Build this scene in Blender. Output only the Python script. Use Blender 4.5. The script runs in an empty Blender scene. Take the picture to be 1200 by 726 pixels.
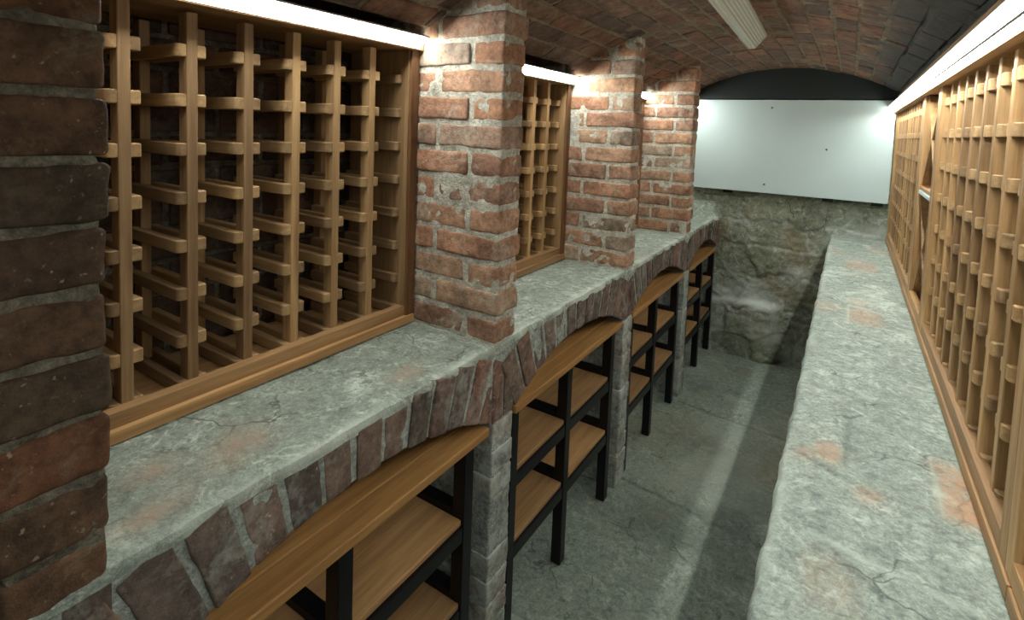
import bpy, math, random
import numpy as np
random.seed(7)
C = bpy.context.scene.collection
# ------------------------------------------------------------------ measures (metres)
XL, ZL = -0.7395, 0.9345          # left ledge: aisle edge, height
XR, ZR = -0.0717, 0.9037          # right ledge
XRB = 0.2097                      # right rack plinth face
XLB = -1.0178                     # left rack plinth face
YF = 3.848                        # far wall
YN = -1.0                         # how far the place is built behind the camera
PITCH = 0.9378
PY = [1.1 + PITCH * (k - 1) for k in range(4)]      # near faces of the pillars
PT = 0.105
XWL, XWR = -1.30, 0.47

# ------------------------------------------------------------------ numpy noise
def _h(i, j, k, s):
    n = (i * 374761393 + j * 668265263 + k * 2147483647 + s * 1274126177) & 0xffffffff
    n = ((n ^ (n >> 13)) * 1274126177) & 0xffffffff
    n = ((n ^ (n >> 16)) * 2246822519) & 0xffffffff
    return ((n ^ (n >> 15)) & 0xffff) / 65535.0 * 2 - 1
def vn(p, s=0):
    p = np.asarray(p, float); f = np.floor(p); t = p - f; t = t * t * (3 - 2 * t)
    i, j, k = [f[:, a].astype(np.int64) for a in range(3)]
    r = 0
    for a in (0, 1):
        for b in (0, 1):
            for c in (0, 1):
                w = (t[:, 0] if a else 1 - t[:, 0]) * (t[:, 1] if b else 1 - t[:, 1]) * (t[:, 2] if c else 1 - t[:, 2])
                r = r + w * _h(i + a, j + b, k + c, s)
    return r
def fbm(p, sc=1.0, o=4, s=0):
    p = np.asarray(p, float) * sc; r = 0; a = 1; n = 0
    for q in range(o):
        r = r + a * vn(p, s + q * 17); n += a; a *= .5; p = p * 2.03 + 11.3
    return r / n

# ------------------------------------------------------------------ mesh collector
class MB:
    def __init__(s): s.v = []; s.f = []; s.m = []; s.n = 0; s.at = []
    def add(s, V, F, mi=0, attr=None):
        V = np.asarray(V, float)
        s.v.append(V); s.f += [tuple(int(i) + s.n for i in f) for f in F]; s.m += [mi] * len(F); s.n += len(V)
        s.at.append(attr if attr is not None else np.zeros((len(V), 3)))
        return s
    def box(s, lo, hi, mi=0, bev=0.0015):
        lo = np.array(lo, float); hi = np.array(hi, float)
        b = min(bev, .45 * float(min(hi - lo)))
        V, F = rbox(lo, hi, b, 0, 9.9)
        return s.add(V, F, mi)
    def build(s, name, mats, parent=None, origin=(0, 0, 0), smooth=False, mask=False, sharp=None):
        V = np.concatenate(s.v) - np.array(origin)
        me = bpy.data.meshes.new(name)
        me.from_pydata([tuple(x) for x in V], [], s.f)
        for m in (mats if isinstance(mats, (list, tuple)) else [mats]): me.materials.append(m)
        me.polygons.foreach_set('material_index', s.m)
        if smooth: me.polygons.foreach_set('use_smooth', [True] * len(s.f))
        if mask:
            A = np.concatenate(s.at)
            a = me.color_attributes.new('mask', 'FLOAT_COLOR', 'POINT')
            a.data.foreach_set('color', np.concatenate([A, np.ones((len(A), 1))], 1).ravel())
        me.update()
        if sharp: me.set_sharp_from_angle(angle=sharp)
        o = bpy.data.objects.new(name, me); C.objects.link(o)
        if parent is not None:
            o.parent = parent; o.location = origin
        else: o.location = origin
        return o
def axis(lo, hi, r, res):
    L = hi - lo
    inner = np.linspace(lo + r, hi - r, max(2, int(round((L - 2 * r) / res)) + 1))
    if r <= 0: return inner
    k = 2 if r > .003 else 1
    e = np.linspace(0, r, k + 1)[:-1]
    return np.concatenate([lo + e, inner, (hi - e)[::-1]])
def rbox(lo, hi, r=.004, amp=0, res=.02, seed=0, sc=25):
    lo = np.array(lo, float); hi = np.array(hi, float)
    X, Y, Z = [axis(lo[a], hi[a], r, res) for a in range(3)]
    nx, ny, nz = len(X), len(Y), len(Z)
    I, J, K = np.meshgrid(range(nx), range(ny), range(nz), indexing='ij')
    on = (I == 0) | (I == nx - 1) | (J == 0) | (J == ny - 1) | (K == 0) | (K == nz - 1)
    idx = -np.ones((nx, ny, nz), int); idx[on] = np.arange(on.sum())
    P = np.stack([X[I[on]], Y[J[on]], Z[K[on]]], 1)
    F = []
    def q(g, flip):
        a, b, c, d = g[:-1, :-1].ravel(), g[1:, :-1].ravel(), g[1:, 1:].ravel(), g[:-1, 1:].ravel()
        F.extend(zip(a, d, c, b) if flip else zip(a, b, c, d))
    q(idx[:, :, 0], True); q(idx[:, :, -1], False)
    q(idx[:, 0, :], False); q(idx[:, -1, :], True)
    q(idx[0, :, :], True); q(idx[-1, :, :], False)
    if r > 0:
        Q = np.clip(P, lo + r, hi - r); D = P - Q
        L = np.linalg.norm(D, axis=1, keepdims=True); L[L == 0] = 1
        N = D / L; P = Q + N * r
        if amp:
            P = P + N * (amp * fbm(P, sc, 3, seed))[:, None]
            P = P + amp * .5 * np.stack([vn(P * 9, seed + a) for a in (1, 2, 3)], 1)
    return P, F
def grid(n, m, fn):
    """n x m grid, fn(u, v) -> positions for flat arrays u, v in 0..1"""
    u, v = np.meshgrid(np.linspace(0, 1, n), np.linspace(0, 1, m), indexing='ij')
    P = fn(u.ravel(), v.ravel()); g = np.arange(n * m).reshape(n, m)
    F = list(zip(g[:-1, :-1].ravel(), g[1:, :-1].ravel(), g[1:, 1:].ravel(), g[:-1, 1:].ravel()))
    return P, F

# ------------------------------------------------------------------ tagging
def tag(o, label, cat, group=None, kind=None):
    if label: o['label'] = label
    if cat: o['category'] = cat
    if group: o['group'] = group
    if kind: o['kind'] = kind
    return o
def thing(name, label, cat, loc=(0, 0, 0), group=None):
    o = bpy.data.objects.new(name, None); C.objects.link(o); o.location = loc; o.empty_display_size = .05
    return tag(o, label, cat, group)
def struct(o, label=None):
    o['kind'] = 'structure'
    if label: o['label'] = label
    return o

# ------------------------------------------------------------------ materials
class NT:
    def __init__(s, name):
        s.m = bpy.data.materials.new(name); s.m.use_nodes = True; s.t = s.m.node_tree; s.t.nodes.clear()
        s.out = s.n('ShaderNodeOutputMaterial'); s.b = s.n('ShaderNodeBsdfPrincipled')
        s.l(s.b.outputs[0], s.out.inputs[0]); s.b.inputs['Specular IOR Level'].default_value = .3
    def n(s, t, **k):
        x = s.t.nodes.new(t)
        for a, b in k.items(): setattr(x, a, b)
        return x
    def l(s, a, b): s.t.links.new(a, b)
    def geo(s): return s.n('ShaderNodeNewGeometry')
    def pos(s, scale=(1, 1, 1), local=False, rnd=False):
        src = s.n('ShaderNodeTexCoord').outputs['Object'] if local else s.geo().outputs['Position']
        mp = s.n('ShaderNodeMapping'); mp.inputs['Scale'].default_value = scale; s.l(src, mp.inputs[0])
        if rnd:
            oi = s.n('ShaderNodeObjectInfo'); k = s.n('ShaderNodeMath', operation='MULTIPLY'); k.inputs[1].default_value = 37.0
            s.l(oi.outputs['Random'], k.inputs[0]); cb = s.n('ShaderNodeCombineXYZ')
            for q in range(3): s.l(k.outputs[0], cb.inputs[q])
            s.l(cb.outputs[0], mp.inputs['Location'])
        return mp.outputs[0]
    def noise(s, vec, scale, detail=4, rough=.6, dist=0):
        x = s.n('ShaderNodeTexNoise'); x.inputs['Scale'].default_value = scale; x.inputs['Detail'].default_value = detail
        x.inputs['Roughness'].default_value = rough; x.inputs['Distortion'].default_value = dist
        s.l(vec, x.inputs['Vector']); return x.outputs['Fac']
    def ramp(s, fac, stops, interp='LINEAR'):
        x = s.n('ShaderNodeValToRGB'); x.color_ramp.interpolation = interp
        e = x.color_ramp.elements
        while len(e) < len(stops): e.new(.5)
        for i, (p, c) in enumerate(stops):
            e[i].position = p; c = (c, c, c) if not isinstance(c, (tuple, list)) else c; e[i].color = (*c[:3], 1)
        s.l(fac, x.inputs[0]); return x.outputs[0]
    def mix(s, f, a, b, mode='MIX'):
        x = s.n('ShaderNodeMix', data_type='RGBA', blend_type=mode)
        for sock, val in ((x.inputs[0], f), (x.inputs[6], a), (x.inputs[7], b)):
            if isinstance(val, (int, float)): sock.default_value = val
            elif isinstance(val, (tuple, list)): sock.default_value = (*val[:3], 1)
            else: s.l(val, sock)
        return x.outputs[2]
    def math(s, op, a, b=None):
        x = s.n('ShaderNodeMath', operation=op)
        for k, val in ((0, a), (1, b)):
            if val is None: continue
            if isinstance(val, (int, float)): x.inputs[k].default_value = val
            else: s.l(val, x.inputs[k])
        return x.outputs[0]
    def bump(s, h, dist=.003, st=.6):
        x = s.n('ShaderNodeBump'); x.inputs['Distance'].default_value = dist; x.inputs['Strength'].default_value = st
        s.l(h, x.inputs['Height']); s.l(x.outputs[0], s.b.inputs['Normal'])
    def fin(s, col, rough=.8):
        if isinstance(col, (tuple, list)): s.b.inputs['Base Color'].default_value = (*col[:3], 1)
        else: s.l(col, s.b.inputs['Base Color'])
        if isinstance(rough, (int, float)): s.b.inputs['Roughness'].default_value = rough
        else: s.l(rough, s.b.inputs['Roughness'])
        return s.m
def S(r, g, b):  # sRGB 0-255 -> linear
    return tuple(((c / 255 + .055) / 1.055) ** 2.4 if c > 10 else c / 255 / 12.92 for c in (r, g, b))

def brick_mat(name, cols, smear, lo=.56, hi=.7, speck=None, bump=.004, haunch_tint=False):
    n = NT(name); p = n.pos()
    rnd = n.geo().outputs['Random Per Island']
    st = [((i + .5) / len(cols), c) for i, c in enumerate(cols)]
    c = n.ramp(rnd, st)
    m1 = n.noise(p, 14, 6, .65)
    c = n.mix(1, c, n.ramp(m1, [(.32, .5), (.5, 1.0), (.68, 1.4)]), 'MULTIPLY')
    m2 = n.noise(p, 60, 5, .7)
    c = n.mix(1, c, n.ramp(m2, [(.34, .65), (.5, 1.0), (.66, 1.3)]), 'MULTIPLY')
    sm = n.noise(p, 11, 8, .72, .6)
    rr = n.math('ADD', sm, n.math('MULTIPLY', n.math('SUBTRACT', n.noise(p, 70, 3), .5), .35))
    c = n.mix(n.ramp(rr, [(lo, 0.0), (hi, .75)]), c, smear)
    if speck:
        v = n.n('ShaderNodeTexNoise'); v.inputs['Scale'].default_value = 110; v.inputs['Detail'].default_value = 2; n.l(p, v.inputs['Vector'])
        k = n.math('MULTIPLY', n.ramp(v.outputs[0], [(.66, 0.), (.72, 1.)]), n.ramp(n.noise(p, 9, 3), [(.45, 0.), (.6, .9)]))
        c = n.mix(k, c, speck)
    if haunch_tint:   # colour shifts to grey-blue across the right haunch of the vault
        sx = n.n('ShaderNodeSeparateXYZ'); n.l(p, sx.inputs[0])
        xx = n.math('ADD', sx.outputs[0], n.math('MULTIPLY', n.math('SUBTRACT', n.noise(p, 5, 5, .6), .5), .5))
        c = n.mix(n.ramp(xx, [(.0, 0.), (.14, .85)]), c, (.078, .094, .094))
    h = n.math('ADD', n.noise(p, 45, 8, .7), n.math('MULTIPLY', n.noise(p, 190, 3, .6), .35))
    n.bump(h, bump, .8)
    return n.fin(c, .85)
def mortar_mat(name, a, b, bump=.006, haunch_tint=False):
    n = NT(name); p = n.pos()
    f = n.noise(p, 22, 8, .75, .4)
    c = n.ramp(f, [(.3, a), (.62, b)])
    c = n.mix(1, c, n.ramp(n.noise(p, 120, 4, .7), [(.3, .6), (.7, 1.25)]), 'MULTIPLY')
    if haunch_tint:  # same grey-blue shift towards the right, for the mortar
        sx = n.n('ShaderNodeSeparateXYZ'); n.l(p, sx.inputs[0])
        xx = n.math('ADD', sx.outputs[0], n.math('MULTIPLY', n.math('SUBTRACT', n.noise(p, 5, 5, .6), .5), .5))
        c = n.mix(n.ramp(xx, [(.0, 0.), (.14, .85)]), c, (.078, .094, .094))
    n.bump(n.math('ADD', n.noise(p, 60, 8, .75), n.noise(p, 170, 4, .6)), bump, .9)
    return n.fin(c, .95)
def wood(name, a, b, ax=2, rough=.5, knots=False):
    n = NT(name); sc = [42, 42, 42]; sc[ax] = 2.6
    p = n.pos(sc, True, True)
    g = n.noise(p, 1.0, 6, .62, .5)
    sc2 = [230, 230, 230]; sc2[ax] = 8
    g2 = n.noise(n.pos(sc2, True, True), 1.0, 3, .6)
    c = n.ramp(g, [(.3, a), (.7, b)])
    c = n.mix(1, c, n.ramp(g2, [(.25, .8), (.7, 1.1)]), 'MULTIPLY')
    oi = n.n('ShaderNodeObjectInfo')
    c = n.mix(1, c, n.ramp(oi.outputs['Random'], [(0, (.62, .60, .62)), (.5, (.90, .89, .86)), (1, (1.1, 1.07, 1.0))]), 'MULTIPLY')
    if knots:
        v = n.n('ShaderNodeTexVoronoi'); v.inputs['Scale'].default_value = 5.5; n.l(n.pos([2.2 if q != ax else 1 for q in range(3)], True, True), v.inputs['Vector'])
        c = n.mix(n.ramp(v.outputs['Distance'], [(.035, .85), (.085, 0.)]), c, (a[0] * .25, a[1] * .2, a[2] * .18))
    n.bump(g2, .0006, .5)
    return n.fin(c, rough)
def plain(name, col, rough=.5, metal=0, bump=None):
    n = NT(name); p = n.pos()
    c = n.mix(1, col, n.ramp(n.noise(p, 3, 2, .5), [(.3, .97), (.7, 1.02)]), 'MULTIPLY')
    if bump: n.bump(n.noise(p, bump, 3), .0008, .5)
    n.b.inputs['Metallic'].default_value = metal
    return n.fin(c, rough)
def emit(name, col, st):
    m = bpy.data.materials.new(name); m.use_nodes = True; t = m.node_tree; t.nodes.clear()
    o = t.nodes.new('ShaderNodeOutputMaterial'); e = t.nodes.new('ShaderNodeEmission')
    e.inputs[0].default_value = (*col, 1); e.inputs[1].default_value = st; t.links.new(e.outputs[0], o.inputs[0]); return m

M = {}
M['brick'] = brick_mat('red_brick', [(.26, .15, .10), (.37, .195, .115), (.29, .175, .12), (.43, .25, .145), (.34, .265, .195), (.27, .205, .155), (.39, .195, .11), (.36, .235, .155)], (.50, .48, .38), .52, .74, None, .007)
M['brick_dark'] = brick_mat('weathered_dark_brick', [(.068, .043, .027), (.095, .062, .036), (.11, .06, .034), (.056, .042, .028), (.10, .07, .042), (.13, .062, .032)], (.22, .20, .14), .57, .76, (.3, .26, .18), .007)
M['arch_brick'] = brick_mat('dusty_arch_brick', [(.11, .09, .072), (.15, .10, .08), (.14, .125, .10), (.24, .125, .09), (.09, .08, .068), (.18, .13, .10)], (.36, .39, .34), .51, .72, (.42, .42, .35))
M['pier_brick'] = brick_mat('limewashed_pier_brick', [(.22, .20, .17), (.28, .22, .18), (.30, .32, .28), (.34, .30, .25)], (.52, .60, .55), .40, .60, (.4, .42, .38))
M['vault_brick'] = brick_mat('vault_brick', [(.17, .095, .062), (.21, .11, .072), (.14, .085, .06), (.18, .12, .082), (.25, .125, .075), (.10, .07, .056), (.15, .10, .075)], (.26, .21, .145), .54, .76, haunch_tint=True)
M['wall_brick'] = brick_mat('cellar_wall_brick', [(.08, .05, .035), (.10, .06, .04), (.07, .055, .045)], (.2, .19, .15), .58, .75)
M['mortar'] = mortar_mat('pale_lime_mortar', (.26, .25, .19), (.72, .72, .62), .008)
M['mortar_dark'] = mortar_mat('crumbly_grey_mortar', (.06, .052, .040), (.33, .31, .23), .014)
M['mortar_grey'] = mortar_mat('damp_grey_mortar', (.14, .17, .15), (.50, .57, .51))
M['mortar_vault'] = mortar_mat('vault_mortar', (.16, .13, .09), (.32, .27, .19), haunch_tint=True)
OA, OB = (.29, .175, .080), (.54, .365, .18)
M['wood_v'] = wood('oak_upright', OA, OB, 2)
M['wood_x'] = wood('oak_rail', (.30, .19, .093), (.53, .37, .19), 0)
M['wood_y'] = wood('oak_long_rail', (.32, .18, .08), (.55, .35, .165), 1)
M['wood_dark'] = wood('dark_casing_oak', (.13, .062, .028), (.24, .125, .058), 2)
M['board'] = wood('oak_shelf_board', (.33, .19, .085), (.50, .32, .15), 1, .45)
M['top'] = wood('oak_top_board', (.32, .17, .06), (.50, .29, .11), 1, .4, True)
M['steel'] = plain('black_painted_steel', (.006, .006, .007), .35)
M['alu'] = plain('anodised_aluminium', (.30, .30, .27), .4, .6)
M['panel'] = plain('white_painted_board', (.57, .72, .725), .4)
M['screw'] = plain('dull_screw', (.18, .17, .15), .4, .8)
M['slate'] = plain('dark_grey_teal', (.022, .03, .03), .7, 0, 30)
M['batten'] = plain('yellowed_batten_body', (.42, .40, .27), .5)
LEDC = (1.0, .985, .92)
M['led_left'] = emit('led_left', LEDC, 52)
M['led_right'] = emit('led_right', LEDC, 96)
M['led_soft'] = emit('led_soft', LEDC, 11)
n = NT('prismatic_plastic'); n.b.inputs['Transmission Weight'].default_value = .12; n.b.inputs['IOR'].default_value = 1.45
M['prism'] = n.fin((.62, .62, .5), .22)

def stone_top(name, base, light, dark, warm, seed):
    n = NT(name); mp = n.n('ShaderNodeMapping'); mp.inputs['Location'].default_value = (seed, seed * 2, 0)
    n.l(n.geo().outputs['Position'], mp.inputs[0]); p = mp.outputs[0]
    f = n.noise(p, 5, 9, .68, .8)
    mid = tuple((base[q] * 2 + dark[q]) / 3 for q in range(3))
    c = n.ramp(f, [(.34, mid), (.48, base), (.56, base), (.70, light)])
    f2 = n.noise(p, 48, 8, .78, .7)
    c = n.mix(1, c, n.ramp(f2, [(.34, .62), (.5, 1.), (.66, 1.3)]), 'MULTIPLY')
    c = n.mix(1, c, n.ramp(n.noise(p, 160, 5, .75), [(.36, .75), (.5, 1.), (.66, 1.25)]), 'MULTIPLY')
    w = n.math('ADD', n.noise(p, 16, 8, .75, 1.2), n.math('MULTIPLY', n.math('SUBTRACT', n.noise(p, 90, 4, .7), .5), .3))
    c = n.mix(n.ramp(w, [(.53, 0.), (.66, .8)]), c, light)
    d = n.noise(p, 27, 7, .8, .5)
    c = n.mix(n.ramp(d, [(.36, .8), (.44, 0.)]), c, dark)
    c = n.mix(n.ramp(n.noise(p, 3.2, 4, .6, .3), [(.60, 0.), (.74, .55)]), c, warm)
    dn = n.n('ShaderNodeTexNoise'); dn.inputs['Scale'].default_value = 7; dn.inputs['Detail'].default_value = 6; n.l(p, dn.inputs['Vector'])
    dm = n.n('ShaderNodeMix', data_type='VECTOR'); dm.inputs[0].default_value = .16; n.l(p, dm.inputs[4]); n.l(dn.outputs['Color'], dm.inputs[5])
    vo = n.n('ShaderNodeTexVoronoi', feature='DISTANCE_TO_EDGE'); vo.inputs['Scale'].default_value = 6.5; n.l(dm.outputs[1], vo.inputs['Vector'])
    crk = n.math('MULTIPLY', n.ramp(vo.outputs['Distance'], [(.004, 1.), (.018, 0.)]), n.ramp(n.noise(p, 4.5, 3), [(.50, 0.), (.58, .8)]))
    c = n.mix(crk, c, (dark[0] * .7, dark[1] * .7, dark[2] * .65))
    at = n.n('ShaderNodeAttribute', attribute_name='mask'); sx = n.n('ShaderNodeSeparateColor'); n.l(at.outputs['Color'], sx.inputs[0])
    edge = n.noise(p, 40, 6, .75, .6)
    k = n.math('MULTIPLY', sx.outputs[0], n.ramp(edge, [(.32, .1), (.6, 1.)]))
    c = n.mix(k, c, warm)
    c = n.mix(n.math('MULTIPLY', sx.outputs[1], .85), c, (dark[0] * .6, dark[1] * .6, dark[2] * .6))
    c = n.mix(n.math('MULTIPLY', sx.outputs[2], .8), c, light)
    h = n.math('ADD', n.noise(p, 35, 9, .72), n.math('MULTIPLY', n.noise(p, 150, 4, .65), .5))
    h = n.math('SUBTRACT', h, n.math('MULTIPLY', crk, .35))
    n.bump(h, .006, .75)
    return n.fin(c, n.ramp(n.noise(p, 8, 4), [(.3, .5), (.7, .85)]))
M['ledge_l'] = stone_top('left_ledge_cement', (.29, .35, .30), (.63, .73, .64), (.12, .14, .105), (.40, .30, .22), 3.1)
M['ledge_r'] = stone_top('right_ledge_cement', (.31, .38, .335), (.57, .68, .60), (.155, .21, .19), (.55, .32, .185), 8.4)
M['floor'] = stone_top('damp_concrete', (.27, .33, .275), (.46, .53, .46), (.12, .16, .14), (.33, .30, .18), 1.7)
M['stone'] = stone_top('damp_rubble_stone', (.27, .31, .225), (.60, .68, .64), (.09, .11, .085), (.34, .24, .14), 5.5)

# ------------------------------------------------------------------ brickwork helpers
def courses(mb, x0, x1, y0, y1, z0, z1, mi=0, along='x', lx=.215, ch=.0725, j=.012, res=.012, amp=.0022, rnd=.005, phase=0, seed=0, jit=.003, headers=False):
    """a solid of brick boxes filling a thin pillar / wall; along = axis of the stretchers"""
    z = z0; k = 0
    while z < z1 - .01:
        zt = min(z + ch - j, z1)
        a0, a1 = (x0, x1) if along == 'x' else (y0, y1)
        off = (0 if (k + phase) % 2 else -(lx + j) / 2)
        a = a1 - off if along == 'x' else a0 + off     # stretchers counted from the aisle face
        sgn = -1 if along == 'x' else 1
        while (a > a0 + .01 if sgn < 0 else a < a1 - .01):
            b = a + sgn * lx
            lo_, hi_ = max(min(a, b), a0), min(max(a, b), a1)
            if hi_ - lo_ > .018:
                r = random.uniform(-jit, jit); q = random.uniform(-.002, .002)
                if along == 'x': lo = (lo_, y0 - r, z + q); hi = (hi_ + (r if hi_ >= a1 - .001 else 0), y1 + r, zt + q)
                else: lo = (x0, lo_, z + q); hi = (x1 + r, hi_, zt + q)
                V, F = rbox(lo, hi, rnd, amp, res, seed + k * 7)
                mb.add(V, F, mi)
            a = b + sgn * j
        z += ch; k += 1
def core(mb, lo, hi, mi=1, amp=.004, res=.012, seed=0):
    V, F = rbox(lo, hi, .006, amp, res, seed, 40); mb.add(V, F, mi)

# ------------------------------------------------------------------ SETTING: floor
def fl(u, v):
    x = XWL - .02 + u * (XR + .04 - XWL + .02); y = YN + v * (YF + .05 - YN)
    P = np.stack([x, y, 0 * x], 1)
    z = .006 * fbm(P, 2.2, 3, 3) + .0025 * fbm(P, 14, 3, 5) - .002
    return np.stack([x, y, z], 1)
P, F = grid(110, 430, fl)
cr = np.zeros(len(P)); li = np.zeros(len(P))
li = np.clip(fbm(P, 2.6, 4, 61) * 1.6 - .2, 0, .5); cr = np.clip(fbm(P, 3.1, 5, 62) * 1.6 - .3, 0, .45); wm = np.clip(fbm(P, 1.9, 3, 63) * 1.5 - .1, 0, .6); dk = cr.copy(); cr = 0 * cr
w = .004 * fbm(P, 12, 3, 9) + .01 * fbm(P, 3, 2, 4)
for yc, xa in ((2.10, -.62), (2.905, -.56), (1.30, -.7), (.4, -.8)):
    d = np.abs(P[:, 1] - (yc + .15 * (P[:, 0] + .42) * (-.6) + w * 1.5))
    g = np.exp(-(d / .008) ** 2) * (fbm(P, 5, 2, 6) > -.35); cr = np.maximum(cr, g * .8)
P[:, 2] -= .003 * cr
mb = MB(); mb.add(P, F, 0, np.stack([wm, np.maximum(cr, dk), li], 1))
struct(mb.build('floor', M['floor'], smooth=True, mask=True), 'damp grey-green concrete floor of the narrow aisle')

# ------------------------------------------------------------------ SETTING: far wall (rubble stone)
random.seed(21)
stones = []
z = -.02
rowh = [.20, .17, .20, .22, .17, .19, .20, .2, .2, .25]
for rh in rowh:
    x = XWL - .1 - random.random() * .2
    while x < XWR + .1:
        wd = random.uniform(.22, .46)
        stones.append((x, x + wd, z, z + rh * random.uniform(.93, 1.0), random.uniform(-1, 1))); x += wd
    z += rh
def farw(u, v):
    x = XWL - .03 + u * (XWR - XWL + .06); z = -.03 + v * 2.06
    P = np.stack([x, 0 * x, z], 1)
    xx = x + .09 * fbm(P, 4, 3, 1) + .02 * fbm(P, 20, 2, 8); zz = z + .09 * fbm(P, 3.5, 3, 2) + .018 * fbm(P, 22, 2, 7)
    d = np.full(len(x), -1.0); t = np.zeros(len(x))
    for a, b, c, e, r in stones:
        m = np.minimum(np.minimum(xx - a, b - xx), np.minimum(zz - c, e - zz)); s = m > d
        d[s] = m[s]; t[s] = r
    k = np.clip(d / .010, 0, 1); k = 1 - (1 - k) * np.clip(.8 + 1.6 * fbm(P, 5, 2, 77), 0, 1)
    y = YF - .007 * k - .012 * t * k - .020 * fbm(P, 5, 5, 11) - .008 * fbm(P, 34, 4, 12)
    low = 1 / (1 + np.exp((z - .36 - .03 * fbm(P, 5, 2, 3)) / .006)) / (1 + np.exp((x + .34 + .02 * fbm(P, 8, 2, 5)) / .01))
    y = y - .055 * low
    farw.k = k; farw.low = low
    return np.stack([x, y, z], 1)
P, F = grid(210, 240, farw)
mask = np.stack([np.clip(fbm(P, 4, 4, 31) * 1.6 - .2, 0, .7), np.clip((1 - farw.k) * .55 * (fbm(P, 4, 3, 33) > -.1) + np.clip(fbm(P, 3.2, 4, 91) * 1.6 - .1, 0, .55), 0, .85), np.clip(np.exp(-((P[:, 2] - .40) / .05) ** 2) * 1.0 * (P[:, 0] < -.30) - .2, 0, .6) + (1 - farw.k) * .6 * (fbm(P, 5, 3, 32) > .1) + np.clip(fbm(P, 4.5, 4, 93) * 1.8 - .25, 0, .6)], 1)
mb = MB(); mb.add(P, F, 0, mask)
struct(mb.build('wall_far', M['stone'], smooth=True, mask=True), 'damp greenish rubble stone end wall')
# dark grey-teal band across the end wall above the white panel
mb = MB(); V, F = rbox((XWL, YF - .055, 1.742), (XWR, YF + .02, 2.02), .008, .004, .03, 3); mb.add(V, F)
struct(mb.build('trim_1', M['slate'], smooth=True), 'dark slate-coloured band across the end wall above the white board')

# ------------------------------------------------------------------ SETTING: side walls and near wall
mb = MB(); random.seed(5)
courses(mb, XWL - .1, XWL, YN, YF, .01, 1.9, 0, 'y', res=.09, amp=.002, rnd=.005)
mb.box((XWL - .12, YN, -.02), (XWL - .006, YF, 2.0), 1, 0)
struct(mb.build('wall_left', [M['wall_brick'], M['mortar_dark']]), 'dark brick wall behind the left racks')
mb = MB()
courses(mb, XWR, XWR + .1, YN, YF, .01, 1.9, 0, 'y', res=.09, amp=.002, rnd=.005)
mb.box((XWR + .006, YN, -.02), (XWR + .12, YF, 2.0), 1, 0)
struct(mb.build('wall_right', [M['wall_brick'], M['mortar_dark']]), 'dark brick wall behind the right racks')
mb = MB(); mb.box((XWL, YN - .1, -.02), (XWR, YN, 2.0), 0, 0)
struct(mb.build('wall_near', M['mortar_grey']), 'rendered wall behind the viewer')

# ------------------------------------------------------------------ SETTING: vaulted ceiling
VX, VZ, VR = -.37, 1.937, 1.2
def vz(x): return VZ - VR + math.sqrt(VR * VR - (x - VX) ** 2)
mb = MB(); random.seed(9)
a0, a1 = math.asin((-1.0 - VX) / VR), math.asin((XWR - VX) / VR)
nc = int((a1 - a0) * VR / .079); da = (a1 - a0) / nc
for i in range(nc):
    am = a0 + (i + .5) * da; y = YN - random.random() * .2
    while y < YF:
        L = .222 + random.uniform(-.012, .012)
        y1 = min(y + L - .011, YF)
        if y1 - y > .03 and y1 > YN:
            V, F = rbox((-.0345, max(y, YN), 0), (.0345, y1, .03), .005, .0024, .022, i * 13 + int(y * 31), 22)
            V[:, 2] += random.uniform(-.003, .003); V[:, 0] += random.uniform(-.002, .002)
            c, s_ = math.cos(am), math.sin(am)
            X = VX + (VR + V[:, 2]) * s_ + V[:, 0] * c; Z = VZ - VR + (VR + V[:, 2]) * c - V[:, 0] * s_
            mb.add(np.stack([X, V[:, 1], Z], 1), F, 0)
        y += L
def vm(u, v):
    a = a0 + u * (a1 - a0); y = YN + v * (YF - YN); P = np.stack([a * VR, y, 0 * y], 1)
    r = VR + .0035 - .005 * fbm(P, 25, 3, 4)
    return np.stack([VX + r * np.sin(a), y, VZ - VR + r * np.cos(a)], 1)
P, F = grid(90, 300, vm); mb.add(P, F, 1)
mb.box((XWL - .12, YN, 1.80), (-.985, YF, 1.86), 1, 0)
mb.box((XWL - .12, YN - .1, 2.02), (XWR + .12, YF + .05, 2.08), 1, 0)
struct(mb.build('ceiling', [M['vault_brick'], M['mortar_vault']]), 'low brick barrel vault')

# ------------------------------------------------------------------ LEFT LEDGE on its arches
lt = thing('arched_ledge', 'long waist-high masonry ledge on brick arches along the left side', 'ledge', (XL - .25, 1.4, 0))
def local(par, mb, name, mats, **k):
    """build a mesh whose data is in world coordinates as a child of an unrotated empty"""
    o = mb.build(name, mats, par, (0, 0, 0), **k); o.location = tuple(-par.location[i] for i in range(3)); return o
def child(par, mb, name, mats, origin, **k):
    o = mb.build(name, mats, par, origin, **k)
    o.location = tuple(origin[i] - par.location[i] for i in range(3)); return o
def ltop(u, v):
    uu = (1 - (1 - u) ** 1.5) * 1.04; y = YN + .004 + v * (YF - .012 - YN)
    x = np.where(uu < 1, XWL + .004 + uu * (XL - XWL - .004), XL)
    P = np.stack([x, y, 0 * x], 1)
    z = ZL + .0035 * fbm(P, 5, 4, 21) + .0025 * fbm(P, 30, 4, 22)
    ex = .005 * fbm(np.stack([0 * x, y, 0 * x], 1), 24, 4, 23)
    k = np.clip((uu - .96) / .04, 0, 1)
    x = x + ex * k; z = z - .0025 * k ** 4
    over = uu >= 1; z = np.where(over, ZL - .008 - (uu - 1) * .25 , z)
    return np.stack([x, y, z], 1)
P, F = grid(72, 520, ltop)
mk = np.zeros((len(P), 3))
g = fbm(P, 9, 3, 55)
mk[:, 2] = np.clip((P[:, 0] - (XL - .035)) / .03, 0, 1) * np.clip(g * 2 + .4, 0, .8)
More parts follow.
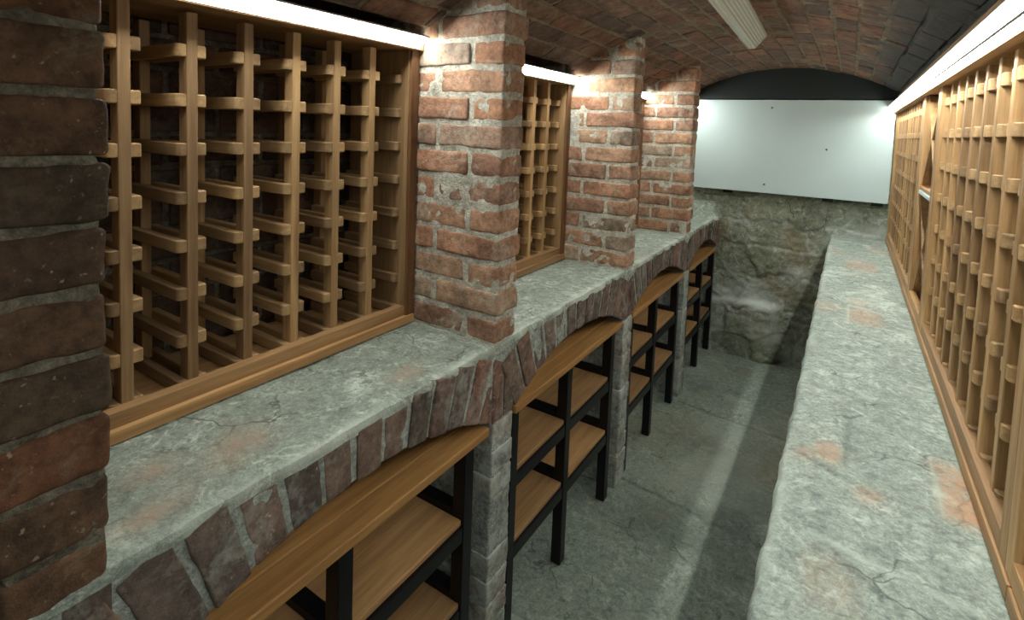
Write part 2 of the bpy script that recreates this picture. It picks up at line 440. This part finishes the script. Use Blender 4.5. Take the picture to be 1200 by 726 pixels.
for (cx, cy, rx, ry) in ((-.86, .50, .04, .05), (-.90, .38, .03, .04), (-.82, .86, .03, .05), (-.8, .33, .02, .06)):
    mk[:, 0] = np.maximum(mk[:, 0], np.exp(-((P[:, 0] - cx) / rx) ** 2 - ((P[:, 1] - cy) / ry) ** 2) * .9)
mb = MB(); mb.add(P, F, 0, mk)
local(lt, mb, 'ledge_top', M['ledge_l'], smooth=True, mask=True, sharp=.7)['label'] = 'rough grey-green cement top of the left ledge'
HS, RISE, ZC = .41, .10, .825
AR = (HS * HS + RISE * RISE) / (2 * RISE); ZA = ZC - AR; AH = math.asin(HS / AR)
bays = [(PY[k] + PT, PY[k] + PITCH) for k in range(-1 + 1, 4)]       # (0.267.. etc.)
bays = []
for k in range(-1, 4):
    ya = 1.1 + PITCH * (k - 1) + PT
    bays.append((ya, ya + PITCH - PT))
bays[-1] = (bays[-1][0], YF - .03)
# fill of mortar behind the face, one profile running the whole ledge
prof = [(YN, .925)]
prof += [(YN, .0)] if False else []
mbc = MB()
for (ya, yb) in bays:
    ym = (ya + yb) / 2; hs = (yb - ya) / 2; ar = (hs * hs + RISE * RISE) / (2 * RISE); za = ZC - ar
    N = 28; ys = np.linspace(ya, yb, N + 1); zs = za + np.sqrt(np.maximum(ar * ar - (ys - ym) ** 2, 0)) + .004
    V = []; xf, xb = XL - .0035, XWL + .004
    for y, z in zip(ys, zs): V += [(xf, y, z), (xf, y, .928), (xb, y, z), (xb, y, .928)]
    Fc = []
    for i in range(N):
        a = 4 * i; b = a + 4
        Fc += [(a, b, b + 1, a + 1), (a + 2, a + 3, b + 3, b + 2), (a, a + 2, b + 2, b), (a + 1, b + 1, b + 3, a + 3)]
    Fc += [(0, 1, 3, 2), (4 * N, 4 * N + 2, 4 * N + 3, 4 * N + 1)]
    mbc.add(V, Fc, 0)
for k in range(-1, 5):
    ya = 1.1 + PITCH * (k - 1)
    if k == 4: ya = YF - .03
    mbc.box((XWL + .004, ya, .72), (XL - .0045, min(ya + PT, YF - .008), .928), 0, .002)
mbc.box((XWL + .004, YN + .004, .70), (XL - .0045, bays[0][0] - PT, .928), 0, .002)
local(lt, mbc, 'mortar_bed', M['mortar_grey'])
random.seed(3)
for bi, (ya, yb) in enumerate(bays):
    ym = (ya + yb) / 2; hs = (yb - ya) / 2; ar = (hs * hs + RISE * RISE) / (2 * RISE); za = ZC - ar; ah = math.asin(hs / ar)
    n = max(3, int(round(2 * ah * ar / .067))); dd = 2 * ah / n
    near = bi <= 2
    mb = MB()
    for i in range(-1, n + 1):
        am = -ah + (i + .5) * dd
        if i in (-1, n): am *= .992
        Hh = min((.924 - za) / math.cos(am) - ar, .158) + random.uniform(-.002, .001)
        wv = .0300 + random.uniform(-.0015, .001)
        r = random.uniform(-.003, .003)
        V, F = rbox((XL - .20, -wv, 0), (XL + r, wv, Hh), .004, .003, .009 if near else .016, bi * 31 + i, 28)
        c, s_ = math.cos(am), math.sin(am)
        k = (ar + V[:, 2] * .8) / (ar + .04)
        Y = ym + (ar + V[:, 2]) * s_ + V[:, 1] * k * c; Z = za + (ar + V[:, 2]) * c - V[:, 1] * k * s_
        if i in (-1, n):                      # skewback brick standing over the pier
            V, F = rbox((XL - .20, -.023, .722), (XL + r - .002, .023, .845), .0045, .002, .01 if near else .018, bi * 3 + i, 28)
            sg = -1 if i < 0 else 1
            Y = ym + sg * (hs + .026) + V[:, 1] + sg * 0; Z = V[:, 2]
        mb.add(np.stack([V[:, 0], Y, Z], 1), F, 0)
    # course of bricks filling the haunches up to the ledge
    for sg in (-1, 1):
        y = ym + sg * (hs + PT / 2)
        for q, (L, h0) in enumerate(((.085, .80), (.10, .855), (.11, .885))):
            y2 = y - sg * (L - .012)
            V, F = rbox((XL - .2, min(y, y2), h0), (XL - .005 + random.uniform(-.001, .001), max(y, y2), .924), .004, .002, .012, 77 + q + bi, 28)
            mb.add(V, F, 0); y = y - sg * L
    o = child(lt, mb, 'arch_ring', M['arch_brick'], (XL, ym, .7), smooth=True)
random.seed(14)
for k in range(-1, 4):
    ya = 1.1 + PITCH * (k - 1)
    mb = MB(); yb = ya + PT
    courses(mb, XWL + .004, XL + .001, ya + .003, yb - .003, .004, .715, 0, 'x', res=.012 if 1 <= k <= 2 else .025, amp=.004, phase=k, seed=k * 9, jit=.002, j=.011)
    core(mb, (XWL + .004, ya + .003, 0), (XL - .001, yb - .003, .72), 1, .004, .014, k)
    child(lt, mb, 'brick_pier', [M['pier_brick'], M['mortar_grey']], (XL - .2, ya, 0), smooth=True)
mb = MB()
def hv(u, v):
    x = -.99 + u * .27; y = YF - .17 + v * .165
    P = np.stack([x, y, 0 * x], 1)
    z = ZL - .004 + .105 * np.clip(v, 0, 1) ** .8 * np.clip((-.72 - x) / .05, 0, 1) + .008 * fbm(P, 14, 4, 2)
    return np.stack([x, y, z], 1)
P, F = grid(40, 30, hv); mb.add(P, F, 0); 
local(lt, mb, 'mortar_fillet', M['ledge_l'], smooth=True, mask=True)['label'] = 'sloping mortar fillet against the end wall'

# ------------------------------------------------------------------ PILLARS
random.seed(31)
PL = ['dark brown foreground brick pillar at the left edge of the view',
      'red brick pillar between the nearest left rack and the second one, tallest in full view',
      'red brick pillar between the second and third left racks',
      'red brick pillar farthest along the left ledge, beside the white wall board']
for k in range(4):
    ya = 1.1 + PITCH * (k - 1); mb = MB(); fg = k == 0
    zt = vz(XL) + .02
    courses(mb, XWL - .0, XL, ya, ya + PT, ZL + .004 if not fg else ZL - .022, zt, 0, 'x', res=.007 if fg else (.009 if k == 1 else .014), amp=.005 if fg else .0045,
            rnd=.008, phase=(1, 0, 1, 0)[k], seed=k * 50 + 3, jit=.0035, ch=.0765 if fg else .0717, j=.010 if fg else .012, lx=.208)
    core(mb, (XWL, ya + (.005 if fg else .0045), ZL - .03), (XL - (.005 if fg else .0045), ya + PT - (.005 if fg else .0045), zt), 1, .006 if fg else .004, .008 if k < 2 else .014, k + 60)
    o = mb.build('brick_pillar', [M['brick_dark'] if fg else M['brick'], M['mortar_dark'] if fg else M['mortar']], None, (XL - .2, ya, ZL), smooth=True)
    tag(o, PL[k], 'pillar')

# ------------------------------------------------------------------ RIGHT LEDGE
rt = thing('stone_ledge', 'long grey-green masonry ledge running along the right side under the rack', 'ledge', (.05, 1.4, 0))
def rtop(u, v):
    y = YN + .004 + v * (YF - .012 - YN); uu = u * 1.06 - .06
    x = np.where(uu > 0, XR + uu * (XWR - .004 - XR), XR)
    P = np.stack([x, y, 0 * x], 1)
    z = ZR + .0045 * fbm(P, 4, 4, 41) + .003 * fbm(P, 26, 4, 42)
    E0 = np.stack([0 * x, y, 0 * x], 1); ex = .0065 * fbm(E0, 22, 5, 43)
    z = np.where(x > .19, ZR + .25 * (z - ZR) - .001, z)
    k = np.clip((.05 - uu) / .05, 0, 1); x = x + ex * k; z = z - .007 * k ** 3
    z = np.where(uu < 0, ZR - .02 + uu * .6, z)
    return np.stack([x, y, z], 1)
P, F = grid(90, 640, rtop)
def sm(d, w): return 1 / (1 + np.exp(d / w))
mk = np.zeros((len(P), 3)); wob = np.stack([.012 * fbm(P, 18, 3, 71), .02 * fbm(P, 14, 3, 72)], 1)
px, py = P[:, 0] + wob[:, 0], P[:, 1] + wob[:, 1]
for (xa, xb, ya, yb, s_) in ((.165, .24, 1.06, 1.235, .95), (.03, .125, 2.03, 2.21, .6), (-.02, .02, 1.115, 1.175, .95), (-.055, -.02, 1.10, 1.135, .9), (.045, .085, 1.03, 1.06, .9), (.02, .14, 2.85, 3.10, .5), (.03, .09, 2.25, 2.33, .5), (-.02, .05, .76, .86, .25)):
    m = sm(xa - px, .005) * sm(px - xb, .005) * sm(ya - py, .01) * sm(py - yb, .01)
    mk[:, 0] = np.maximum(mk[:, 0], s_ * m)
# joints of the bricks lying under the thin cement
def seg(xa, ya, xb, yb, w, st, ch, dz=.003):
    d = np.array([xb - xa, yb - ya]); L = np.hypot(*d); d = d / L
    q = .35 * wob
    t = (P[:, 0] + q[:, 0] - xa) * d[0] + (P[:, 1] + q[:, 1] - ya) * d[1]; e = np.abs((P[:, 0] + q[:, 0] - xa) * -d[1] + (P[:, 1] + q[:, 1] - ya) * d[0])
    m = np.exp(-(e / w) ** 2) * (t > 0) * (t < L) * st
    mk[:, ch] = np.maximum(mk[:, ch], m); P[:, 2] -= dz * m
seg(-.06, 1.125, .02, 1.085, .004, .9, 1, .006); seg(.02, 1.085, .10, 1.03, .003, .6, 1); seg(.03, 1.12, .035, 1.40, .006, .5, 1, .002)
seg(.165, 1.06, .165, 1.24, .004, .5, 2, 0); seg(.10, 1.03, .22, .98, .003, .6, 1); seg(.03, 2.235, .17, 2.17, .006, .8, 2, -.002)
seg(.03, 2.0, .03, 2.235, .005, .6, 2, 0); seg(-.07, 1.45, .2, 1.41, .004, .4, 1); seg(-.06, 2.72, .2, 2.68, .004, .6, 1); seg(-.03, .93, .12, .78, .003, .7, 1)
seg(.12, .78, .2, .80, .003, .6, 1); seg(.135, .98, .15, .86, .003, .6, 1); seg(-.02, .90, .18, .86, .007, .6, 2, 0)
mk[:, 2] = np.maximum(mk[:, 2], np.clip((XR + .03 - P[:, 0]) / .03, 0, 1) * np.clip(fbm(P, 10, 3, 3) * 2 + .3, 0, .7))
mb = MB(); mb.add(P, F, 0, mk)
local(rt, mb, 'ledge_top', M['ledge_r'], smooth=True, mask=True)['label'] = 'uneven cement top with orange brick showing through'
mb = MB(); random.seed(8)
courses(mb, XR + .02, XR + .12, YN, YF, .004, .86, 0, 'y', res=.06, amp=.002, rnd=.005)
for o_ in mb.v: o_[:, 0] = 2 * (XR + .01) + .0 - o_[:, 0] + .1     # turn the faces to the aisle
mb.box((XR + .012, YN + .004, 0), (XWR - .004, YF - .008, .885), 1, 0)
local(rt, mb, 'ledge_wall', [M['arch_brick'], M['mortar_grey']])

# ------------------------------------------------------------------ WINE RACKS
RZ = [1.6185 - .0922 * k for k in range(7)]
def rail_mesh(name, mat, sx, mirror):
    """rail running back from the front of a post; outer front corner rounded. local: front at x=0, runs to -0.205*sx"""
    w, h, L, r = .0165, .0245, .205, (.010 if mirror else .003)
    pts = [(-L, 0), (-L, w)] + [(-r + r * math.sin(a), w - r + r * math.cos(a)) for a in [i * math.pi / 12 for i in range(7)]] + [(0, 0)]
    s_ = -1 if mirror else 1
    b = .0018; V = []; n = len(pts)
    cx, cy = -L / 2, w / 2
    def inset(p): return (p[0] + (b if p[0] < cx else -b) , p[1] + (b if p[1] < cy else -b))
    for z, ins in ((-h / 2, True), (-h / 2 + b, False), (h / 2 - b, False), (h / 2, True)):
        for p in pts:
            q = inset(p) if ins else p
            V.append((q[0] * sx, q[1] * s_, z))
    F = []
    for k in range(3):
        for i in range(n):
            j = (i + 1) % n; F.append((k * n + i, k * n + j, (k + 1) * n + j, (k + 1) * n + i))
    F += [tuple(range(n))[::-1], tuple(range(3 * n, 4 * n))]
    if sx * s_ > 0: F = [f[::-1] for f in F]
    me = bpy.data.meshes.new(name); me.from_pydata(V, [], F); me.materials.append(mat)
    me.update(); return me
def post_mesh(name, mat, h, w=.020, d=.030):
    V, F = rbox((-d / 2, -w / 2, 0), (d / 2, w / 2, h), .0016, 0, 9)
    me = bpy.data.meshes.new(name); me.from_pydata([tuple(v) for v in V], [], F); me.materials.append(mat); me.update(); return me
RAIL = {(sx, m): rail_mesh('rail', M['wood_x'], sx, m) for sx in (1, -1) for m in (False, True)}
POST = post_mesh('post', M['wood_v'], .715)
CAMP = np.array((0, 0, 1.5))
def add_inst(name, me, par, loc):
    o = bpy.data.objects.new(name, me); C.objects.link(o); o.parent = par
    o.location = tuple(loc[i] - par.location[i] for i in range(3)); return o
def merged(name, items, par, mat):
    mb = MB()
    for me, loc in items:
        V = np.array([tuple(v.co) for v in me.vertices]) + np.array(loc)
        mb.add(V, [tuple(p.vertices) for p in me.polygons])
    o = local(par, mb, name, mat); o['kind'] = 'stuff'; return o
def lattice(t, xf, sx, posts, jambs, zb, rz, maxn=98):
    """posts: y list; jambs: (y of near jamb inner face, y of far jamb inner face); sx=+1 front looks to +x"""
    rails = []
    for y in posts:
        add_inst('post', POST, t, (xf - sx * .015, y, zb))
        add_inst('back_post', POST, t, (xf - sx * .205, y, zb))
        for z in rz:
            rails.append((RAIL[(sx, True)], (xf - sx * .0015, y - .0100, z)))
            rails.append((RAIL[(sx, False)], (xf - sx * .0015, y + .0100, z)))
    for z in rz:
        if jambs[0] is not None: rails.append((RAIL[(sx, False)], (xf - sx * .0015, jambs[0], z)))
        if jambs[1] is not None: rails.append((RAIL[(sx, True)], (xf - sx * .0015, jambs[1], z)))
    rails.sort(key=lambda r: sum((np.array(r[1]) - CAMP) ** 2))
    for me, loc in rails[:maxn]: add_inst('rail', me, t, loc)
    if rails[maxn:]: merged('far_rails', rails[maxn:], t, M['wood_x'])
XFL = -1.053
RL = ['oak wine rack filling the nearest left alcove, largest and first in view',
      'oak wine rack seen as a narrow strip between the first and second red brick pillars',
      'oak wine rack in the third left alcove, only its far jamb showing',
      'oak wine rack in the last left alcove beside the end wall']
for k in range(4):
    y0 = 1.1 + PITCH * (k - 1) + PT; y1 = y0 + PITCH - PT
    if k == 3: y1 = YF - .06
    t = thing('wine_rack', RL[k], 'wine rack', (-1.14, (y0 + y1) / 2, ZL), 'wine racks in the left alcoves')
    y0 += .003; y1 -= .003
    dz = (0, -.012, -.012, -.012)[k]
    rz = [z + dz for z in RZ] + [.977]
    ji, jo = y0 + .034, y1 - .032
    sp = .1105; n = int(round((jo - ji) / sp)); 
    posts = [jo - .106 - sp * i for i in range(n - 1)]
    lattice(t, XFL, 1, posts, (ji if posts[-1] - ji > .06 else None, jo), .975, rz)
    zt = 1.748 + dz; hb = 1.697 + dz
    for ya, yb in ((y0, ji - .003), (jo + .003, y1)):
        mb = MB(); mb.box((XLB - .0115, ya, .961), (XLB - .003, yb, hb - .001), 0, .001); child(t, mb, 'casing', M['wood_dark'], (XLB, ya, ZL))['label'] = 'darker upright casing'  # front strip of each jamb, in a darker oak tone
    for ya, yb in ((y0, ji), (jo, y1)):
        mb = MB(); mb.box((-1.262, ya, .955), (XLB - .012, yb, hb - .0005), 0); child(t, mb, 'jamb', M['wood_v'], (-1.14, ya, ZL))
    mb = MB(); mb.box((XLB - .004, y0, ZL + .004), (XLB + .0, y1, .9605), 0, .0012); mb.v[-1][:, 0] = np.where(mb.v[-1][:, 0] < XLB - .002, XLB - .03, mb.v[-1][:, 0])
    child(t, mb, 'plinth', M['wood_y'], (XLB, y0, ZL))
    mb = MB(); mb.box((XLB - .036, y0, .955), (XLB - .011, y1, .988), 0, .0015); child(t, mb, 'bottom_rail', M['wood_y'], (XLB, y0, ZL))
    mb = MB(); mb.box((-1.262, y0, .945), (XLB - .036, y1, .962), 0); child(t, mb, 'base_board', M['wood_y'], (-1.14, y0, ZL))
    mb = MB(); mb.box((-1.262, y0, hb), (XLB + .011, y1, zt - .012), 0); child(t, mb, 'top_board', M['wood_y'], (-1.14, y0, ZL))
    # LED strip of this rack
    s_ = thing('led_strip', ['lit LED strip above the nearest left wine rack', 'lit LED strip above the rack between the first two red pillars',
                             'lit LED strip in the third left alcove, mostly hidden by a pillar', 'lit LED strip in the last left alcove beside the end wall'][k], 'light', (XLB, (y0 + y1) / 2, 1.71), 'LED strips over the left racks')
    mb = MB(); y0 += .012; y1 -= .016; za, zb_ = 1.7012 + dz, 1.7275 + dz; xa, xb = XLB + .0125, XLB + .0350
    V = [(xa, y0, za), (xb, y0, zb_), (xa, y0, zb_), (xa, y1, za), (xb, y1, zb_), (xa, y1, zb_)]
    mb.add(V, [(0, 1, 4, 3), (0, 2, 1), (3, 4, 5), (1, 2, 5, 4), (0, 3, 5, 2)]); local(s_, mb, 'diffuser', M['led_left'])
    mb = MB(); mb.box((XLB + .0115, y0, za - .001), (xa - .0005, y1, zb_ + .005), 0, .0005); mb.box((xa, y0, zb_ + .0006), (xb + .013, y1, zb_ + .005), 0, .0005); local(s_, mb, 'channel', M['alu'])

# right side ----------------------------------------------------------------
XFR = .222
ZB = .945
RZR = [1.5 + (z - 1.5) * 1.005 for z in RZ] + [.957]
def frame_part(t, name, lo, hi, mat, b=.0015):
    mb = MB(); mb.box(lo, hi, 0, b); return child(t, mb, name, mat, (lo[0], lo[1], lo[2]))
def rrack(label, y0, y1, jw, n, group):
    t = thing('wine_rack', label, 'wine rack', (.32, (y0 + y1) / 2, ZR), group)
    ji, jo = y0 + jw, y1 - jw; sp = (jo - ji) / n
    lattice(t, XFR, -1, [ji + sp * (i + 1) for i in range(n - 1)], (ji, jo), ZB, RZR)
    frame_part(t, 'jamb', (.2135, y0, .9305), (.437, ji, 1.689), M['wood_v']); frame_part(t, 'jamb', (.2135, jo, .9305), (.437, y1, 1.689), M['wood_v'])
    frame_part(t, 'bottom_rail', (.2135, ji, .9305), (.234, jo, .962), M['wood_y'])
    frame_part(t, 'base_board', (.234, ji, .931), (.437, jo, .94), M['wood_y'])
    frame_part(t, 'top_board', (.2135, ji, 1.6675), (.437, jo, 1.688), M['wood_y'])
    return t
rrack('large oak lattice wine rack on the right, the nearer of the two, before the cubby', .935, 2.0, .036, 9, 'lattice racks on the right ledge')
rrack('oak lattice wine rack on the right, the far one, next to the white board', 2.395, 3.80, .034, 12, 'lattice racks on the right ledge')
def binunit(label, y0, y1, vis=True):
    t = thing('diamond_bin', label, 'wine rack', (.32, (y0 + y1) / 2, ZR), 'cross-divided bins between the right racks')
    jw = .03; ji, jo = y0 + jw, y1 - jw
    frame_part(t, 'jamb', (.2135, y0 + .001, .9305), (.437, ji, 1.689), M['wood_v']); frame_part(t, 'jamb', (.2135, jo, .9305), (.437, y1 - .001, 1.689), M['wood_v'])
    frame_part(t, 'bottom_rail', (.2135, ji, .9305), (.234, jo, .962), M['wood_y'])
    frame_part(t, 'base_board', (.234, ji, .931), (.437, jo, .94), M['wood_y'])
    frame_part(t, 'top_board', (.2135, ji, 1.6675), (.437, jo, 1.688), M['wood_y'])
    o = frame_part(t, 'shelf', (.216, ji, 1.318), (.437, jo, 1.331), M['panel']); o['label'] = 'pale edged middle shelf'
    o = frame_part(t, 'shelf', (.219, ji, 1.333), (.437, jo, 1.345), M['wood_y'])
    for (za, zb) in ((.962, 1.318), (1.345, 1.672)):
        for sg in (1, -1):
            th = .007; L = math.hypot(jo - ji, zb - za); a = math.atan2(zb - za, jo - ji) * sg; nn = (-math.sin(a), math.cos(a))
            ya_, za_ = (ji, za) if sg > 0 else (ji, zb); yb_, zb_ = (jo, zb) if sg > 0 else (jo, za)
            dy, dz_ = (yb_ - ya_) / L * .006, (zb_ - za_) / L * .006
            V = []
            for x in (.222, .43):
                for (yy, zz) in ((ya_ + dy * 1.5, za_ + dz_ * 1.5), (yb_ - dy * 1.5, zb_ - dz_ * 1.5)):
                    for q in (-th / 2, th / 2): V.append((x + (0.0008 if sg < 0 else 0), yy + nn[0] * q, zz + nn[1] * q))
            mb = MB(); mb.add(V, [(0, 2, 3, 1), (4, 5, 7, 6), (0, 1, 5, 4), (2, 6, 7, 3), (0, 4, 6, 2), (1, 3, 7, 5)])
            child(t, mb, 'divider', M['wood_y'], (.222, (ji + jo) / 2, (za + zb) / 2))
    return t
binunit('narrow oak cubby with crossed dividers between the two right lattice racks', 2.0, 2.395)
binunit('narrow oak cubby with crossed dividers at the right edge of the view, nearest of all', .60, .935)
t = thing('rack_plinth', 'long oak base moulding under the whole right rack, lying on the ledge', 'moulding', (.21, 1.7, ZR))
frame_part(t, 'moulding', (XRB, .62, ZR + .0008), (.213, .90, .9295), M['wood_y'])
frame_part(t, 'moulding', (XRB, .903, ZR + .0008), (.213, YF - .03, .9295), M['wood_y'])
for o in t.children:
    for v in o.data.vertices:
        if v.co.x > .002: v.co.x = .04
t = thing('rack_cornice', 'oak top rail running over the whole right rack below the ceiling', 'moulding', (.21, 1.7, 1.69))
frame_part(t, 'header', (.2105, .3, 1.690), (.44, YF - .065, 1.765), M['wood_y'])
frame_part(t, 'lower_trim', (.1925, .3, 1.661), (.2130, YF - .065, 1.7), M['wood_y'])
s_ = thing('led_strip', 'long lit double LED strip along the top of the right rack', 'light', (.2, 1.5, 1.69))
ya, yb = -.9, YF - .066
def emitface(xa, za, xb, zb, name, mt):
    mb = MB(); V = []
    for y in (ya, yb): V += [(xa, y, za), (xb, y, zb), (xa + .004, y, zb)]
    mb.add(V, [(0, 3, 4, 1), (0, 1, 2), (3, 5, 4), (1, 4, 5, 2), (0, 2, 5, 3)]); return local(s_, mb, name, mt)
def bar(lo, hi, name, mt):
    mb = MB(); mb.box(lo, hi, 0, .0004); return local(s_, mb, name, mt)
bar((.1762, ya, 1.6690), (.1895, yb, 1.6705), 'lower_diffuser', M['led_right'])
bar((.1745, ya, 1.6715), (.1760, yb, 1.6965), 'front_diffuser', M['led_soft'])
mb = MB(); mb.box((.1762, ya, 1.6707), (.1920, yb, 1.6975), 0, .0004); mb.box((.165, ya, 1.6977), (.1920, yb, 1.7005), 0, .0004); mb.box((.1736, ya, 1.6682), (.1762, yb, 1.6722), 0, .0004); local(s_, mb, 'channel', M['alu'])

# ------------------------------------------------------------------ SHELF UNITS under the arches
def leg_box(t, x, y, w=.036, d=.036, h=.70, name='leg'):
    mb = MB(); mb.box((x - d / 2, y - w / 2, .003), (x + d / 2, y + w / 2, h), 0, .002)
    return child(t, mb, name, M['steel'], (x, y, 0))
UL = ['shelf unit under the nearest arch, its knotty oak top board largest in view',
      'shelf unit under the second arch, black frame with three legs reaching the floor in view',
      'shelf unit under the third arch along the aisle',
      'shelf unit under the farthest arch next to the stone end wall']
for k in range(4):
    o0 = PITCH * (k - 1)
    Yl = [1.232 + o0, 1.5762 + o0, 1.957 + o0 - (.045 if k == 3 else 0)]
    t = thing('shelf_unit', UL[k], 'shelf unit', (-.86, 1.6 + o0, 0), 'black framed shelf units under the left arches')
    xf, xb = -.7474 - .018, -1.0
    ft = [l for l in Yl]
    for y in ft: leg_box(t, xf, y)
    for y in ft: leg_box(t, xb, y)
    for zt in (.505, .285):
        for (a, b) in ((0, 1), (1, 2)):
            ya, yb = Yl[a] + .019, Yl[b] - .019
            mb = MB(); mb.box((xf - .016, ya, zt - .040), (xf + .016, yb, zt - .001), 0, .002); child(t, mb, 'front_rail', M['steel'], (xf, ya, zt))
            mb = MB(); mb.box((xb - .016, ya, zt - .040), (xb + .016, yb, zt - .001), 0, .002); child(t, mb, 'back_rail', M['steel'], (xb, ya, zt))
            mb = MB(); mb.box((xb - .014, ya - .002, zt), (xf + .010, yb + .002, zt + .016), 0, .003); child(t, mb, 'shelf_board', M['board'], (xf, ya, zt))
        for y in Yl:
            mb = MB(); mb.box((xb + .019, y - .0175, zt - .001), (xf - .019, y + .0175, zt + .034), 0, .002); child(t, mb, 'crossbar', M['steel'], (xf, y, zt))
    y0, y1 = 1.098 + o0 - (PITCH - PT) + .94 - .0, 2.037 + o0 - .012
    y0 = 1.205 + o0 + .01; y1 = min(y1, YF - .05)
    mb = MB(); 
    xs = [xb - .02, xb + .10, xf - .045, xf + .028]
    mb.box((xb - .02, y0, .701), (-.8025, y1, .7235), 0, .003); mb.box((-.8005, y0, .701), (xf + .028, y1, .724), 0, .004)
    child(t, mb, 'top_board', M['top'], (xf, y0, .70))

# ------------------------------------------------------------------ WHITE BOARD on the end wall
t = thing('wall_board', 'large white painted board screwed to the end wall', 'board', (-.35, YF - .04, 1.43))
mb = MB(); mb.box((-.925, YF - .060, 1.129), (.2085, YF - .040, 1.7365), 0, .0015); local(t, mb, 'board', M['panel'])
for (x, z) in ((-.448, 1.686), (-.126, 1.432), (-.464, 1.186), (.0, 1.70)):
    if x == .0: continue
    mb = MB(); N = 16; V = []
    for r, y in ((.0065, 0), (.0065, -.0012), (.004, -.0026)): V += [(x + r * math.cos(a * 2 * math.pi / N), YF - .0599 + y, z + r * math.sin(a * 2 * math.pi / N)) for a in range(N)]
    Fs = []
    for q in range(2): Fs += [(q * N + i, q * N + (i + 1) % N, (q + 1) * N + (i + 1) % N, (q + 1) * N + i) for i in range(N)]
    Fs.append(tuple(range(2 * N, 3 * N)))
    mb.add(V, Fs); child(t, mb, 'screw', M['screw'], (x, YF - .06, z))
for x in (.155, -.10, -.69):
    mb = MB(); mb.box((x - .03, YF - .046, 1.108), (x + .03, YF - .03, 1.130), 0, .002); child(t, mb, 'bracket', M['steel'], (x, YF - .04, 1.12))

# ------------------------------------------------------------------ UNLIT TUBE LIGHT on the vault
t = thing('batten_light', 'unlit fluorescent batten with a ribbed clear cover on the brick vault', 'light', (-.395, 1.6, 1.93))
ye, ys = 2.50, 1.25
def skew(o):
    for v in o.data.vertices:
        y = v.co.y + o.matrix_basis.translation.y + t.location.y
        v.co.x += .04 * (2.5 - y)
    return o
mb = MB(); mb.box((-.440, ys, 1.929), (-.335, ye + .004, 1.942), 0, .003); skew(local(t, mb, 'body', M['batten']))
N = 26; V = []
def cov(a, k):
    r = 1.0 + (.06 if k % 2 else 0)
    return (-.392 + .034 * r * math.cos(a), 1.920 - .040 * r * math.sin(a))
def lerp(a, b, n_): return [(a[0] + (b[0] - a[0]) * i / n_, a[1] + (b[1] - a[1]) * i / n_) for i in range(n_)]
pr0 = lerp((.054, 0), (.012, -.050), 12) + lerp((.012, -.050), (-.012, -.050), 4) + lerp((-.012, -.050), (-.054, 0), 12) + [(-.054, 0)]
pr = [(-.392 + a * (1 + (.05 if i % 2 else 0)), 1.929 + b * (1 + (.05 if i % 2 else 0))) for i, (a, b) in enumerate(pr0)]; N = len(pr) - 1
for y in (ys + .012, ye - .006): V += [(p[0], y, p[1]) for p in pr]
n1 = N + 1
mb = MB(); mb.add(V, [(i, i + 1, n1 + i + 1, n1 + i) for i in range(N)]); skew(local(t, mb, 'ribbed_cover', M['prism']))
for y0_, y1_ in ((ys, ys + .012), (ye - .006, ye + .004)):
    mb = MB(); q5 = [(-.334, 1.929), (-.378, 1.8775), (-.406, 1.8775), (-.450, 1.929)]
    V = [(a, y, b) for y in (y0_, y1_) for a, b in q5]
    mb.add(V, [(0, 1, 2, 3), (7, 6, 5, 4), (0, 4, 5, 1), (1, 5, 6, 2), (2, 6, 7, 3), (3, 7, 4, 0)]); skew(child(t, mb, 'end_cap', M['batten'], (-.392, y0_, 1.9)))
mb = MB(); V = []; N = 14
for y in (ys + .02, ye - .02): V += [(-.392 + .012 * math.cos(2 * math.pi * i / N), y, 1.900 + .012 * math.sin(2 * math.pi * i / N)) for i in range(N)]
mb.add(V, [(i, (i + 1) % N, N + (i + 1) % N, N + i) for i in range(N)]); skew(local(t, mb, 'tube', plain('tube_glass', (.8, .8, .74), .3), smooth=True))

# ------------------------------------------------------------------ WORLD, CAMERA, VIEW
w = bpy.data.worlds.new('world'); bpy.context.scene.world = w; w.use_nodes = True
w.node_tree.nodes['Background'].inputs[0].default_value = (.02, .02, .02, 1)
from mathutils import Matrix
cam = bpy.data.cameras.new('camera'); co = bpy.data.objects.new('camera', cam); C.objects.link(co)
fpx, cx, cy, yaw, pitch, roll = 618.6743, 605.7565, 189.9418, .5623, -.0666, .0378
c_, s2 = math.cos(yaw), math.sin(yaw)
from mathutils import Vector
fw = Vector((-s2 * math.cos(pitch), c_ * math.cos(pitch), math.sin(pitch))); rr = Vector((c_, s2, 0)); uu = rr.cross(fw)
R_ = rr * math.cos(roll) + uu * math.sin(roll); U_ = -rr * math.sin(roll) + uu * math.cos(roll)
Mx = Matrix(((R_.x, U_.x, -fw.x, 0), (R_.y, U_.y, -fw.y, 0), (R_.z, U_.z, -fw.z, 1.5), (0, 0, 0, 1)))
co.matrix_world = Mx
cam.sensor_fit = 'HORIZONTAL'; cam.sensor_width = 36; cam.lens = fpx / 1200 * 36
cam.shift_x = (600 - cx) / 1200; cam.shift_y = (cy - 363) / 1200; cam.clip_start = .01
sc = bpy.context.scene; sc.camera = co
vs = sc.view_settings; vs.view_transform = 'Standard'; vs.look = 'None'; vs.gamma = 1; vs.use_curve_mapping = False; vs.exposure = 0.15
sc.cycles.use_denoising = True; sc.cycles.max_bounces = 10; sc.cycles.diffuse_bounces = 6
sc.cycles.sample_clamp_indirect = 6
